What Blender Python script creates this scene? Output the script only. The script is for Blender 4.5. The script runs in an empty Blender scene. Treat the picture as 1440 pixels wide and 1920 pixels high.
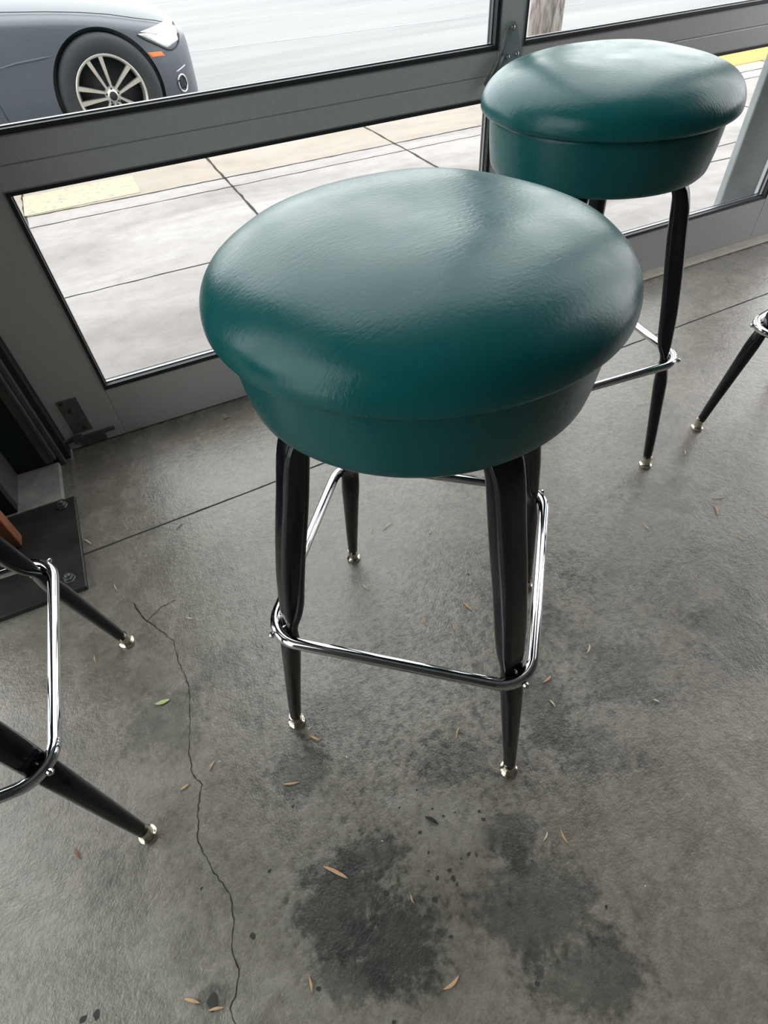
import bpy, bmesh, math, random
from mathutils import Vector, Matrix, noise
from mathutils.bvhtree import BVHTree
random.seed(7)
PI = math.pi
sc = bpy.context.scene
C = sc.collection

# ------------------------------------------------------------------ helpers
def obj(name, bm, m=None, parent=None, smooth=True):
    bmesh.ops.recalc_face_normals(bm, faces=bm.faces[:])
    me = bpy.data.meshes.new(name)
    bm.to_mesh(me); bm.free()
    if smooth:
        for p in me.polygons: p.use_smooth = True
    o = bpy.data.objects.new(name, me)
    C.objects.link(o)
    if m is not None:
        for mm in (m if isinstance(m, (list, tuple)) else [m]): me.materials.append(mm)
    if parent is not None: o.parent = parent
    return o

def sharp(o, deg=35):
    me = o.data
    bm = bmesh.new(); bm.from_mesh(me)
    for e in bm.edges:
        if len(e.link_faces) == 2 and e.calc_face_angle(0) > math.radians(deg): e.smooth = False
    bm.to_mesh(me); bm.free()
    return o

def empty(name, loc, rz=0.0):
    o = bpy.data.objects.new(name, None); C.objects.link(o)
    o.empty_display_size = .1
    o.location = loc; o.rotation_euler = (0, 0, rz)
    return o

def tag(o, label=None, cat=None, group=None, kind=None):
    if label: o['label'] = label
    if cat: o['category'] = cat
    if group: o['group'] = group
    if kind: o['kind'] = kind
    return o

def box(bm, x0, x1, y0, y1, z0, z1, bev=0.0, seg=2):
    r = bmesh.ops.create_cube(bm, size=1.0)
    vs = r['verts']
    bmesh.ops.transform(bm, matrix=Matrix.Translation(((x0+x1)/2, (y0+y1)/2, (z0+z1)/2)) @ Matrix.Diagonal((abs(x1-x0), abs(y1-y0), abs(z1-z0), 1)), verts=vs)
    if bev > 0:
        es = list({e for v in vs for e in v.link_edges})
        bmesh.ops.bevel(bm, geom=es, offset=bev, segments=seg, affect='EDGES', profile=.5)

def loft(bm, rings, closed=True, cap=True):
    vr = [[bm.verts.new(p) for p in r] for r in rings]
    n = len(vr[0])
    for a, b in zip(vr[:-1], vr[1:]):
        for i in range(n if closed else n-1):
            j = (i+1) % n
            bm.faces.new((a[i], a[j], b[j], b[i]))
    if cap:
        bm.faces.new(vr[0][::-1]); bm.faces.new(vr[-1])
    return vr

def lathe(bm, prof, n=64, mat=None, cap0=True, cap1=True):
    rings = []
    for r, z in prof:
        rings.append([Vector((r*math.cos(2*PI*i/n), r*math.sin(2*PI*i/n), z)) for i in range(n)])
    if mat is not None: rings = [[mat @ p for p in r] for r in rings]
    vr = [[bm.verts.new(p) for p in r] for r in rings]
    for a, b in zip(vr[:-1], vr[1:]):
        for i in range(n):
            j = (i+1) % n
            bm.faces.new((a[i], a[j], b[j], b[i]))
    if cap0: bm.faces.new(vr[0][::-1])
    if cap1: bm.faces.new(vr[-1])

def frame_of(t):
    t = t.normalized()
    u = Vector((0, 0, 1)) if abs(t.z) < .95 else Vector((1, 0, 0))
    a = t.cross(u).normalized(); b = t.cross(a).normalized()
    return a, b

def tube(bm, pts, r, n=12, closed=False, cap=True):
    pts = [Vector(p) for p in pts]
    N = len(pts); rings = []
    for i, p in enumerate(pts):
        if closed: t = pts[(i+1) % N] - pts[i-1]
        else: t = pts[min(i+1, N-1)] - pts[max(i-1, 0)]
        a, b = frame_of(t)
        rr = r[i] if isinstance(r, (list, tuple)) else r
        rings.append([p + a*rr*math.cos(2*PI*k/n) + b*rr*math.sin(2*PI*k/n) for k in range(n)])
    vr = [[bm.verts.new(p) for p in q] for q in rings]
    L = N if closed else N-1
    for i in range(L):
        A, B = vr[i], vr[(i+1) % N]
        for k in range(n):
            j = (k+1) % n
            bm.faces.new((A[k], A[j], B[j], B[k]))
    if not closed and cap:
        bm.faces.new(vr[0][::-1]); bm.faces.new(vr[-1])

# ------------------------------------------------------------------ materials
def mat(name):
    m = bpy.data.materials.new(name); m.use_nodes = True
    nt = m.node_tree; b = nt.nodes['Principled BSDF']
    return m, nt, b
def setv(b, **k):
    names = dict(col='Base Color', rough='Roughness', metal='Metallic', coat='Coat Weight', crough='Coat Roughness', spec='Specular IOR Level', trans='Transmission Weight', ior='IOR')
    for a, v in k.items():
        i = b.inputs[names[a]]
        i.default_value = (*v, 1) if isinstance(v, tuple) else v
def nd(nt, typ, **k):
    n = nt.nodes.new(typ)
    for a, v in k.items():
        if a.startswith('i_'):
            key = a[2:]
            key = int(key) if key.isdigit() else key.replace('_', ' ')
            n.inputs[key].default_value = v
        else: setattr(n, a, v)
    return n
def noise_n(nt, vec, scale, detail=4, rough=.55, dist=0):
    n = nd(nt, 'ShaderNodeTexNoise'); n.inputs['Scale'].default_value = scale; n.inputs['Detail'].default_value = detail
    n.inputs['Roughness'].default_value = rough; n.inputs['Distortion'].default_value = dist
    if vec is not None: nt.links.new(vec, n.inputs['Vector'])
    return n
def ramp(nt, fac, stops):
    r = nd(nt, 'ShaderNodeValToRGB'); el = r.color_ramp.elements
    while len(el) < len(stops): el.new(.5)
    for e, (p, c) in zip(el, stops):
        e.position = p; e.color = (*c, 1) if isinstance(c, tuple) else (c, c, c, 1)
    nt.links.new(fac, r.inputs[0]); return r
def mix(nt, fac, a, b, typ='MIX'):
    m = nd(nt, 'ShaderNodeMix', data_type='RGBA', blend_type=typ)
    for s, v in ((m.inputs[0], fac), (m.inputs[6], a), (m.inputs[7], b)):
        if hasattr(v, 'is_output'): nt.links.new(v, s)
        else: s.default_value = v if not isinstance(v, tuple) else (*v, 1)
    return m.outputs[2]
def mth(nt, op, a, b=0.0, c=None, clamp=False):
    m = nd(nt, 'ShaderNodeMath', operation=op, use_clamp=clamp)
    for i, v in enumerate((a, b) if c is None else (a, b, c)):
        if hasattr(v, 'is_output'): nt.links.new(v, m.inputs[i])
        else: m.inputs[i].default_value = v
    return m.outputs[0]
def bump(nt, b, h, strength, dist=.001):
    n = nd(nt, 'ShaderNodeBump'); n.inputs['Strength'].default_value = strength; n.inputs['Distance'].default_value = dist
    nt.links.new(h, n.inputs['Height']); nt.links.new(n.outputs[0], b.inputs['Normal']); return n
def simple(name, col, rough=.5, metal=0.0, nscale=40, amp=.12, **k):
    m, nt, b = mat(name)
    tc = nd(nt, 'ShaderNodeTexCoord')
    n = noise_n(nt, tc.outputs['Object'], nscale, 4)
    r = ramp(nt, n.outputs['Fac'], [(.3, tuple(c*(1-amp) for c in col)), (.7, tuple(min(1, c*(1+amp)) for c in col))])
    nt.links.new(r.outputs[0], b.inputs['Base Color'])
    setv(b, rough=rough, metal=metal, **k)
    return m

def vinyl_mat():
    m, nt, b = mat('teal_vinyl')
    tc = nd(nt, 'ShaderNodeTexCoord'); v = tc.outputs['Object']
    n1 = noise_n(nt, v, 9, 3)
    r = ramp(nt, n1.outputs['Fac'], [(.3, (.0025, .074, .078)), (.75, (.004, .092, .096))])
    nt.links.new(r.outputs[0], b.inputs['Base Color'])
    # fine leather grain plus long stretched creases in patches
    vo = nd(nt, 'ShaderNodeTexVoronoi', feature='DISTANCE_TO_EDGE'); vo.inputs['Scale'].default_value = 170
    nt.links.new(v, vo.inputs['Vector'])
    mp = nd(nt, 'ShaderNodeMapping'); mp.inputs['Scale'].default_value = (1, 3.6, 1); mp.inputs['Rotation'].default_value = (0, 0, -.6)
    nt.links.new(v, mp.inputs['Vector'])
    cr = noise_n(nt, mp.outputs[0], 75, 4, .55, .6)
    ridge = mth(nt, 'ABSOLUTE', mth(nt, 'SUBTRACT', cr.outputs['Fac'], .5))
    ridge = mth(nt, 'MINIMUM', mth(nt, 'MULTIPLY', ridge, 9.0), 1.0)
    pm = noise_n(nt, v, 8, 1)
    pmask = ramp(nt, pm.outputs['Fac'], [(.35, 0.0), (.65, 1.0)])
    crm = mth(nt, 'MULTIPLY', cr.outputs['Fac'], mth(nt, 'ADD', mth(nt, 'MULTIPLY', pmask.outputs[0], .85), .15))
    fine = noise_n(nt, v, 190, 3)
    big = noise_n(nt, v, 24, 2)
    h = mth(nt, 'ADD', mth(nt, 'MULTIPLY', mth(nt, 'MINIMUM', mth(nt, 'MULTIPLY', vo.outputs['Distance'], 2.5), 1.0), .10), mth(nt, 'MULTIPLY', crm, .85))
    h = mth(nt, 'ADD', h, mth(nt, 'MULTIPLY', fine.outputs['Fac'], .12))
    h = mth(nt, 'ADD', h, mth(nt, 'MULTIPLY', big.outputs['Fac'], .25))
    bump(nt, b, h, .40, .0012)
    rr = ramp(nt, big.outputs['Fac'], [(.3, .25), (.7, .34)])
    nt.links.new(rr.outputs[0], b.inputs['Roughness'])
    setv(b, spec=.32)
    return m

STAINS_SHADE = [  # x, y, rx, ry, rot, darkness : dark worn patches; those near the camera also paint in its operator's shadow
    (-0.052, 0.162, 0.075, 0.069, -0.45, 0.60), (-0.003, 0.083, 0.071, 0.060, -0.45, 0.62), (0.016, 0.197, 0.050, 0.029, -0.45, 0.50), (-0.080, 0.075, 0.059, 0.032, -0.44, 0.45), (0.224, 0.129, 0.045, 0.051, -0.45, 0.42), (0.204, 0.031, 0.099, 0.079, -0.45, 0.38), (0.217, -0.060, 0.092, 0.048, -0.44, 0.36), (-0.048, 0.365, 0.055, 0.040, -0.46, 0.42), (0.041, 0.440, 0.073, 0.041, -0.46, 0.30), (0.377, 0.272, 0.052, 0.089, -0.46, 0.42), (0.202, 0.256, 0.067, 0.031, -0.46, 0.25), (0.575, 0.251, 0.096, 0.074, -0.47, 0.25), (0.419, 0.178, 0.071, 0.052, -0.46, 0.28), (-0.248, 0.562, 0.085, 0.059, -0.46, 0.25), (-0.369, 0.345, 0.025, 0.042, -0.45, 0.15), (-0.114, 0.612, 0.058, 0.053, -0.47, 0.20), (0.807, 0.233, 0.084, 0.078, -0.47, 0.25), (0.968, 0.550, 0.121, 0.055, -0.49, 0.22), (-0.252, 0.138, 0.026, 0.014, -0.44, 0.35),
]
PALE = [(0.146, 0.184, 0.055, 0.043, -0.45, 0.42), (0.095, 0.243, 0.052, 0.024, -0.46, 0.30), (-0.202, 0.644, 0.048, 0.035, -0.47, 0.20), (0.190, 0.814, 0.099, 0.100, -0.49, 0.14), (0.762, 0.529, 0.116, 0.083, -0.49, 0.14), (0.628, 0.325, 0.081, 0.037, -0.47, 0.20), (0.146, 0.433, 0.060, 0.032, -0.47, 0.16), (0.072, -0.022, 0.042, 0.016, -0.44, 0.14)]

def floor_mat():
    m, nt, b = mat('polished_concrete')
    g = nd(nt, 'ShaderNodeNewGeometry'); v = g.outputs['Position']
    n0 = noise_n(nt, v, 2.6, 5, .6, .4); n1 = noise_n(nt, v, 14, 6, .62, .6); n2 = noise_n(nt, v, 75, 5, .62); n3 = noise_n(nt, v, 260, 3, .6)
    base = ramp(nt, n0.outputs['Fac'], [(.28, (.165, .146, .119)), (.5, (.215, .194, .162)), (.74, (.27, .247, .212))])
    m1 = ramp(nt, n1.outputs['Fac'], [(.3, .66), (.62, 1.08)])
    col = mix(nt, .75, base.outputs[0], m1.outputs[0], 'MULTIPLY')
    m2 = ramp(nt, n2.outputs['Fac'], [(.36, .38), (.5, .92), (.62, 1.2)])
    # rough mottled wear zone in the middle of the room
    sep = nd(nt, 'ShaderNodeSeparateXYZ'); nt.links.new(v, sep.inputs[0])
    def blob(cx, cy, rx, ry, rot, soft=.42, nz=n1, amp=.9):
        mp = nd(nt, 'ShaderNodeMapping', vector_type='TEXTURE')
        mp.inputs['Location'].default_value = (cx, cy, 0); mp.inputs['Rotation'].default_value = (0, 0, rot); mp.inputs['Scale'].default_value = (rx, ry, 50)
        nt.links.new(v, mp.inputs['Vector'])
        ln = nd(nt, 'ShaderNodeVectorMath', operation='LENGTH'); nt.links.new(mp.outputs[0], ln.inputs[0])
        d = mth(nt, 'ADD', ln.outputs['Value'], mth(nt, 'MULTIPLY', mth(nt, 'SUBTRACT', nz.outputs['Fac'], .5), amp*2.2))
        d = mth(nt, 'ADD', d, mth(nt, 'MULTIPLY', mth(nt, 'SUBTRACT', n2.outputs['Fac'], .5), 1.3))
        mr = nd(nt, 'ShaderNodeMapRange', interpolation_type='SMOOTHSTEP')
        nt.links.new(d, mr.inputs['Value']); mr.inputs['From Min'].default_value = 1+soft*.5; mr.inputs['From Max'].default_value = 1-soft
        mr.inputs['To Min'].default_value = 0; mr.inputs['To Max'].default_value = 1
        return mr.outputs[0]
    wear = blob(.33, .40, .40, .24, .2, .8)
    fac2 = mth(nt, 'ADD', mth(nt, 'MULTIPLY', wear, .6), .30)
    col = mix(nt, fac2, col, m2.outputs[0], 'MULTIPLY')
    for s in STAINS_SHADE:
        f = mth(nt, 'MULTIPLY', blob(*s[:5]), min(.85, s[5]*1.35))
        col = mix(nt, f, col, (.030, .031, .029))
    for s in PALE:
        f = mth(nt, 'MULTIPLY', blob(*s[:5], soft=.25), s[5])
        col = mix(nt, f, col, (.30, .28, .25))
    n4 = noise_n(nt, v, 38, 6, .7, .8)
    m4 = ramp(nt, n4.outputs['Fac'], [(.34, .35), (.47, .9), (.60, 1.22)])
    col = mix(nt, mth(nt, 'ADD', mth(nt, 'MULTIPLY', wear, .55), .22), col, m4.outputs[0], 'MULTIPLY')
    m3 = ramp(nt, n3.outputs['Fac'], [(.35, .86), (.6, 1.06)])
    col = mix(nt, .7, col, m3.outputs[0], 'MULTIPLY')
    nt.links.new(col, b.inputs['Base Color'])
    rr = ramp(nt, n1.outputs['Fac'], [(.3, .17), (.7, .33)])
    nt.links.new(rr.outputs[0], b.inputs['Roughness'])
    h = mth(nt, 'ADD', mth(nt, 'MULTIPLY', n2.outputs['Fac'], 1.0), mth(nt, 'MULTIPLY', n3.outputs['Fac'], .5))
    h = mth(nt, 'ADD', h, mth(nt, 'MULTIPLY', n1.outputs['Fac'], 1.0))
    bump(nt, b, h, .55, .0022)
    setv(b, spec=.85)
    return m

def walk_mat():
    m, nt, b = mat('sidewalk_concrete')
    g = nd(nt, 'ShaderNodeNewGeometry'); v = g.outputs['Position']
    mp = nd(nt, 'ShaderNodeMapping'); mp.inputs['Scale'].default_value = (.55, 1.7, 1); nt.links.new(v, mp.inputs[0])
    n0 = noise_n(nt, mp.outputs[0], 1.7, 5, .6, .8); n1 = noise_n(nt, v, 11, 5, .6, .3); n2 = noise_n(nt, v, 120, 3)
    base = ramp(nt, n0.outputs['Fac'], [(.3, (.245, .220, .210)), (.5, (.33, .303, .295)), (.72, (.42, .395, .388))])
    m1 = ramp(nt, n1.outputs['Fac'], [(.34, .86), (.6, 1.03)])
    col = mix(nt, .8, base.outputs[0], m1.outputs[0], 'MULTIPLY')
    m2 = ramp(nt, n2.outputs['Fac'], [(.3, .92), (.7, 1.03)])
    col = mix(nt, .7, col, m2.outputs[0], 'MULTIPLY')
    # stained tan strip next to the kerb
    sep = nd(nt, 'ShaderNodeSeparateXYZ'); nt.links.new(v, sep.inputs[0])
    s = mth(nt, 'GREATER_THAN', sep.outputs[1], 3.372)
    f = mth(nt, 'MULTIPLY', s, ramp(nt, n1.outputs['Fac'], [(.3, .15), (.62, .6)]).outputs[0])
    col = mix(nt, f, col, (.34, .275, .19))
    nt.links.new(col, b.inputs['Base Color']); setv(b, rough=.75)
    bump(nt, b, n2.outputs['Fac'], .3, .002)
    return m

def street_mat():
    m, nt, b = mat('pale_asphalt')
    g = nd(nt, 'ShaderNodeNewGeometry'); v = g.outputs['Position']
    mp = nd(nt, 'ShaderNodeMapping'); mp.inputs['Scale'].default_value = (.18, 1.6, 1); nt.links.new(v, mp.inputs[0])
    n0 = noise_n(nt, mp.outputs[0], 1.1, 6, .62, .5); n2 = noise_n(nt, v, 90, 3)
    base = ramp(nt, n0.outputs['Fac'], [(.3, (.16, .16, .163)), (.5, (.203, .203, .207)), (.7, (.235, .235, .239))])
    m2 = ramp(nt, n2.outputs['Fac'], [(.3, .9), (.7, 1.04)])
    col = mix(nt, .7, base.outputs[0], m2.outputs[0], 'MULTIPLY')
    nt.links.new(col, b.inputs['Base Color']); setv(b, rough=.7)
    return m

def paint_mat(name, col, cover):
    m, nt, b = mat(name)
    g = nd(nt, 'ShaderNodeNewGeometry'); v = g.outputs['Position']
    n = noise_n(nt, v, 26, 6, .7, .5)
    r = ramp(nt, n.outputs['Fac'], [(.5-cover*.22, (.30, .28, .25)), (.56-cover*.22, col)])
    nt.links.new(r.outputs[0], b.inputs['Base Color']); setv(b, rough=.7)
    return m

def bark_mat():
    m, nt, b = mat('bark')
    tc = nd(nt, 'ShaderNodeTexCoord'); mp = nd(nt, 'ShaderNodeMapping'); mp.inputs['Scale'].default_value = (1, 1, .22)
    nt.links.new(tc.outputs['Object'], mp.inputs[0])
    n = noise_n(nt, mp.outputs[0], 34, 6, .65, 1.0)
    r = ramp(nt, n.outputs['Fac'], [(.33, (.10, .085, .075)), (.5, (.27, .24, .22)), (.68, (.46, .42, .38))])
    nt.links.new(r.outputs[0], b.inputs['Base Color']); setv(b, rough=.9)
    bump(nt, b, n.outputs['Fac'], .8, .012)
    return m

def glass_mat(nm='window_glass', tint=(.96, .975, .97, 1)):
    m = bpy.data.materials.new(nm); m.use_nodes = True
    nt = m.node_tree; nt.nodes.clear()
    o = nd(nt, 'ShaderNodeOutputMaterial'); t = nd(nt, 'ShaderNodeBsdfTransparent'); g = nd(nt, 'ShaderNodeBsdfGlossy')
    t.inputs[0].default_value = tint; g.inputs['Roughness'].default_value = .01
    lw = nd(nt, 'ShaderNodeLayerWeight'); lw.inputs[0].default_value = .5
    fc = mth(nt, 'ADD', mth(nt, 'MULTIPLY', mth(nt, 'POWER', lw.outputs['Facing'], 5.0), .55), .022)
    mx = nd(nt, 'ShaderNodeMixShader')
    nt.links.new(fc, mx.inputs[0]); nt.links.new(t.outputs[0], mx.inputs[1]); nt.links.new(g.outputs[0], mx.inputs[2])
    nt.links.new(mx.outputs[0], o.inputs[0])
    return m

M = {}
M['vinyl'] = vinyl_mat()
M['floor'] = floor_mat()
M['walk'] = walk_mat()
M['street'] = street_mat()
M['bark'] = bark_mat()
M['glass'] = glass_mat()
M['glass_green'] = glass_mat('green_tinted_glass', (.93, .985, .95, 1))
M['leg'] = simple('black_enamel', (.004, .005, .009), .16, 0, 30, .1, coat=.15, crough=.1, spec=.35)
M['chrome'] = simple('chrome', (.62, .62, .63), .07, 1.0, 200, .03)
M['nickel'] = simple('nickel', (.66, .60, .50), .2, 1.0, 200, .06)
M['rust'] = simple('rusty_screw', (.07, .03, .025), .7, .2)
M['latchm'] = simple('blue_grey_latch_paint', (.30, .36, .385), .35, .3, 60, .08)
M['plate'] = simple('dark_plate', (.02, .02, .022), .5, .2)
M['alu'] = simple('grey_aluminium_paint', (.53, .54, .54), .42, .25, 90, .05)
M['alu_edge'] = simple('bare_aluminium', (.34, .35, .37), .3, .9, 90, .05)
M['rubber'] = simple('black_rubber', (.016, .017, .022), .5, 0, 60, .15)
M['steel'] = simple('dull_steel', (.12, .125, .12), .5, .5, 30, .2)
M['lockm'] = simple('worn_lock_plate', (.13, .14, .135), .5, .4, 60, .3)
M['basep'] = simple('dark_steel_plate', (.050, .048, .046), .42, .5, 14, .35)
M['conc'] = simple('pale_footing_concrete', (.29, .29, .27), .8, 0, 25, .25)
M['colm'] = simple('grey_column_plaster', (.30, .33, .335), .85, 0, 9, .14)
M['dgreen'] = simple('dark_green_wall_paint', (.006, .022, .014), .6, 0, 10, .2)
M['wall'] = simple('interior_wall_paint', (.10, .10, .098), .8, 0, 6, .08)
M['ceil'] = simple('ceiling_paint', (.22, .22, .215), .8, 0, 6, .08)
M['wood'] = simple('reddish_wood', (.27, .10, .05), .55, 0, 18, .25)
M['thresh'] = simple('threshold_stone', (.52, .47, .42), .6, 0, 30, .12)
M['crack'] = simple('crack_dark', (.026, .024, .021), .95, 0, 60, .3)
M['spot'] = simple('oil_spot', (.032, .032, .030), .75, 0, 60, .2)
M['kerb_yellow'] = paint_mat('kerb_yellow_paint', (.52, .26, .05), 1.5)
M['kerb_faded'] = paint_mat('faded_yellow_paint', (.42, .37, .265), .45)
M['carpaint'] = simple('dark_slate_car_paint', (.075, .088, .105), .38, .0, 80, .06, coat=.15, crough=.03)
M['tyre'] = simple('tyre_rubber', (.028, .030, .034), .75, 0, 60, .12)
M['dark'] = simple('black_plastic', (.012, .013, .015), .6, 0, 60, .12)
M['rim'] = simple('silver_alloy', (.60, .58, .53), .28, .7, 60, .05)
M['lamp'] = simple('clear_headlight', (.78, .80, .80), .12, .35, 30, .08, coat=1.0, crough=.03)
M['lampw'] = simple('white_lamp_cover', (.86, .87, .87), .2, 0, 30, .03, coat=1.0, crough=.03)
M['orange'] = simple('orange_reflector', (.78, .20, .06), .3, 0, 30, .06)
M['carglass'] = simple('tinted_car_glass', (.02, .022, .025), .06, 0, 30, .1, coat=1.0)
M['blue'] = simple('badge_blue', (.05, .16, .38), .3, 0, 30, .05)
M['white'] = simple('badge_white', (.75, .75, .75), .3, 0, 30, .05)
M['tan'] = simple('dry_tan_leaflet', (.58, .36, .20), .7, 0, 120, .2)
M['straw'] = simple('pale_straw_leaflet', (.66, .58, .40), .7, 0, 120, .2)
M['redleaf'] = simple('reddish_dry_leaflet', (.30, .10, .06), .7, 0, 120, .2)
M['darkleaf'] = simple('dark_dry_leaflet', (.025, .02, .016), .8, 0, 120, .2)
M['greenleaf'] = simple('pale_green_leaf', (.42, .50, .22), .6, 0, 150, .15)
M['crumb'] = simple('white_crumb', (.75, .74, .70), .8, 0, 150, .08)
def lampmat(name, col, s):
    m = bpy.data.materials.new(name); m.use_nodes = True; nt = m.node_tree; b = nt.nodes['Principled BSDF']
    b.inputs['Emission Color'].default_value = (*col, 1); b.inputs['Emission Strength'].default_value = s; b.inputs['Base Color'].default_value = (.8, .8, .8, 1)
    return m

# ------------------------------------------------------------------ camera
f_px, yaw, pitch, roll = 1054.43, .382677, .840798, .079863
fwd = Vector((math.sin(yaw)*math.cos(pitch), math.cos(yaw)*math.cos(pitch), -math.sin(pitch)))
rt = Vector((math.cos(yaw), -math.sin(yaw), 0)); dn = fwd.cross(rt)
r2 = math.cos(roll)*rt + math.sin(roll)*dn; d2 = -math.sin(roll)*rt + math.cos(roll)*dn
cd = bpy.data.cameras.new('camera'); cam = bpy.data.objects.new('camera', cd); C.objects.link(cam)
mw = Matrix.Identity(4)
for i in range(3):
    mw[i][0] = r2[i]; mw[i][1] = -d2[i]; mw[i][2] = -fwd[i]
mw[2][3] = 1.0
cam.matrix_world = mw
cd.sensor_fit = 'VERTICAL'; cd.sensor_height = 24.0; cd.lens = 24.0*f_px/1920; cd.clip_start = .02; cd.clip_end = 300
sc.camera = cam

# ------------------------------------------------------------------ room shell
YW = 1.44; FT = .055                      # inner face of the storefront and its depth
SX0, SX1 = -.332, 2.345                   # storefront sides
RX0, RX1, RY0, RZ = -2.1, 3.9, -3.6, 4.2  # room

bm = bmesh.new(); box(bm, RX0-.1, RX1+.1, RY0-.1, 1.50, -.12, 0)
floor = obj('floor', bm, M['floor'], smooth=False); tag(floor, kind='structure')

def ribbon(name, pts, w, m, parent, z=.0004, jag=0.0):
    bm = bmesh.new(); L = []; R_ = []
    P = [Vector((p[0], p[1], z)) for p in pts]
    for i, p in enumerate(P):
        t = (P[min(i+1, len(P)-1)] - P[max(i-1, 0)]).normalized(); n = Vector((-t.y, t.x, 0))
        ww = (w[i] if isinstance(w, list) else w)/2*(1+jag*random.uniform(-.6, .9))
        L.append(bm.verts.new(p+n*ww)); R_.append(bm.verts.new(p-n*ww))
    for i in range(len(P)-1): bm.faces.new((L[i], L[i+1], R_[i+1], R_[i]))
    return obj(name, bm, m, parent, smooth=False)

def jagged(pts, step, amp):
    out = []
    for (a, b) in zip(pts[:-1], pts[1:]):
        a = Vector((*a, 0)); b = Vector((*b, 0)); n = max(1, int((b-a).length/step)); pr = Vector((-(b-a).y, (b-a).x, 0)).normalized()
        for k in range(n):
            q = a.lerp(b, k/n) + (pr*random.uniform(-amp, amp) if k else Vector())
            out.append((q.x, q.y))
    out.append(tuple(pts[-1])); return out
# saw-cut joint and wandering crack
jp = jagged([(-.345, 1.0385), (-.207, 1.043), (.5, 1.0660), (1.233, 1.099), (1.889, 1.114), (RX1, 1.182)], .03, .0006)
ribbon('saw_joint', jp, .0042, M['crack'], floor, .0005, .25)
CR = [(-0.2535, 0.8485), (-0.2400, 0.7974), (-0.2144, 0.7541), (-0.1918, 0.7133), (-0.1937, 0.6694), (-0.1885, 0.6292), (-0.1855, 0.6019), (-0.1988, 0.5306), (-0.2128, 0.4750), (-0.2140, 0.4418), (-0.2029, 0.4160), (-0.2165, 0.3873), (-0.2285, 0.3341), (-0.2176, 0.2875), (-0.2004, 0.2434), (-0.2029, 0.2105), (-0.2151, 0.1754), (-0.2116, 0.1515), (-0.2238, 0.1252), (-0.2339, 0.1171), (-0.2311, 0.0982), (-0.2372, 0.0816)]
CR2 = [(-0.2533, 0.8482), (-0.2451, 0.8142), (-0.2350, 0.7874), (-0.2035, 0.8076), (-0.1685, 0.8120)]
ribbon('crack', jagged(CR, .006, .0014), .0013, M['crack'], floor, .0005, .8)
ribbon('crack', jagged(CR2, .006, .0012), .0012, M['crack'], floor, .0005, .8)
SPOTS = [(0.1187, 0.2487, 0.0018), (0.0809, 0.2374, 0.0017), (0.1282, 0.2124, 0.0017), (0.1390, 0.1956, 0.0017), (0.1585, 0.1918, 0.0014), (0.0945, 0.1914, 0.0028), (0.1939, 0.1762, 0.0023), (0.1937, 0.1631, 0.0028), (0.0933, 0.1611, 0.0022), (0.1476, 0.1321, 0.0033), (0.1578, 0.1260, 0.0022), (0.1344, 0.1321, 0.0016), (0.1107, 0.1266, 0.0032), (0.0894, 0.1257, 0.0032), (0.1107, 0.1149, 0.0037), (0.1117, 0.1060, 0.0026), (0.0822, 0.1394, 0.0016), (0.0730, 0.1036, 0.0037), (0.0513, 0.0918, 0.0026), (-0.1373, 0.2456, 0.0028), (-0.0613, 0.1921, 0.0027), (-0.0335, 0.1627, 0.0032), (0.0122, 0.1417, 0.0037), (-0.0197, 0.1240, 0.0021), (-0.0256, 0.1148, 0.0031), (-0.0267, 0.0964, 0.0030), (0.1790, 0.0671, 0.0021), (0.1683, 0.0520, 0.0031), (0.2910, -0.0108, 0.0025), (0.0724, 0.0556, 0.0025), (-0.1181, 0.0840, 0.0029), (-0.0278, 0.0398, 0.0029), (-0.0399, 0.0096, 0.0023), (0.1519, -0.0387, 0.0029), (-0.0747, 0.3160, 0.0024), (0.2012, 0.1129, 0.0016), (0.3517, 0.1723, 0.0018), (0.2294, 0.0825, 0.0016), (0.0089, 0.2359, 0.0017), (-0.2379, 0.2694, 0.0025), (-0.1836, 0.1791, 0.0039), (-0.2536, 0.1329, 0.0088), (-0.4184, 0.1918, 0.0044), (-0.4009, 0.1886, 0.0052), (0.4175, 0.5822, 0.0023)]
# dried oil drips
bm = bmesh.new()
for x, y, r in SPOTS:
    n = 14; ph = random.random()*6
    vs_ = [bm.verts.new((x+r*(1+.25*math.sin(2*a+ph)+.12*math.sin(3*a))*math.cos(a), y+r*(1+.25*math.cos(2*a+ph))*math.sin(a), .0006)) for a in [2*PI*i/n for i in range(n)]]
    bm.faces.new(vs_)
tag(obj('oil_drips', bm, M['spot'], floor, smooth=False), kind='stuff')

def struct(name, bm, m, smooth=False): return tag(obj(name, bm, m, smooth=smooth), kind='structure')
bm = bmesh.new(); box(bm, RX0-.1, RX1+.1, RY0-.1, 1.6, RZ, RZ+.1); struct('ceiling', bm, M['ceil'])
bm = bmesh.new(); box(bm, RX0, RX1, RY0-.1, RY0, 0, RZ); struct('wall_back', bm, M['wall'])
# left wall with a tall opening to daylight
bm = bmesh.new()
box(bm, RX0-.1, RX0, RY0, -.7, 0, RZ); box(bm, RX0-.1, RX0, -.7, 1.3, 3.5, RZ); box(bm, RX0-.1, RX0, 1.3, 1.5, 0, RZ)
struct('wall_left', bm, M['wall'])
# right wall with an opening
bm = bmesh.new()
box(bm, RX1, RX1+.1, RY0, -.1, 0, RZ); box(bm, RX1, RX1+.1, -.1, 1.3, 0, .3); box(bm, RX1, RX1+.1, -.1, 1.3, 3.6, RZ); box(bm, RX1, RX1+.1, 1.3, 1.5, 0, RZ)
struct('wall_right', bm, M['wall'])
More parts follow.
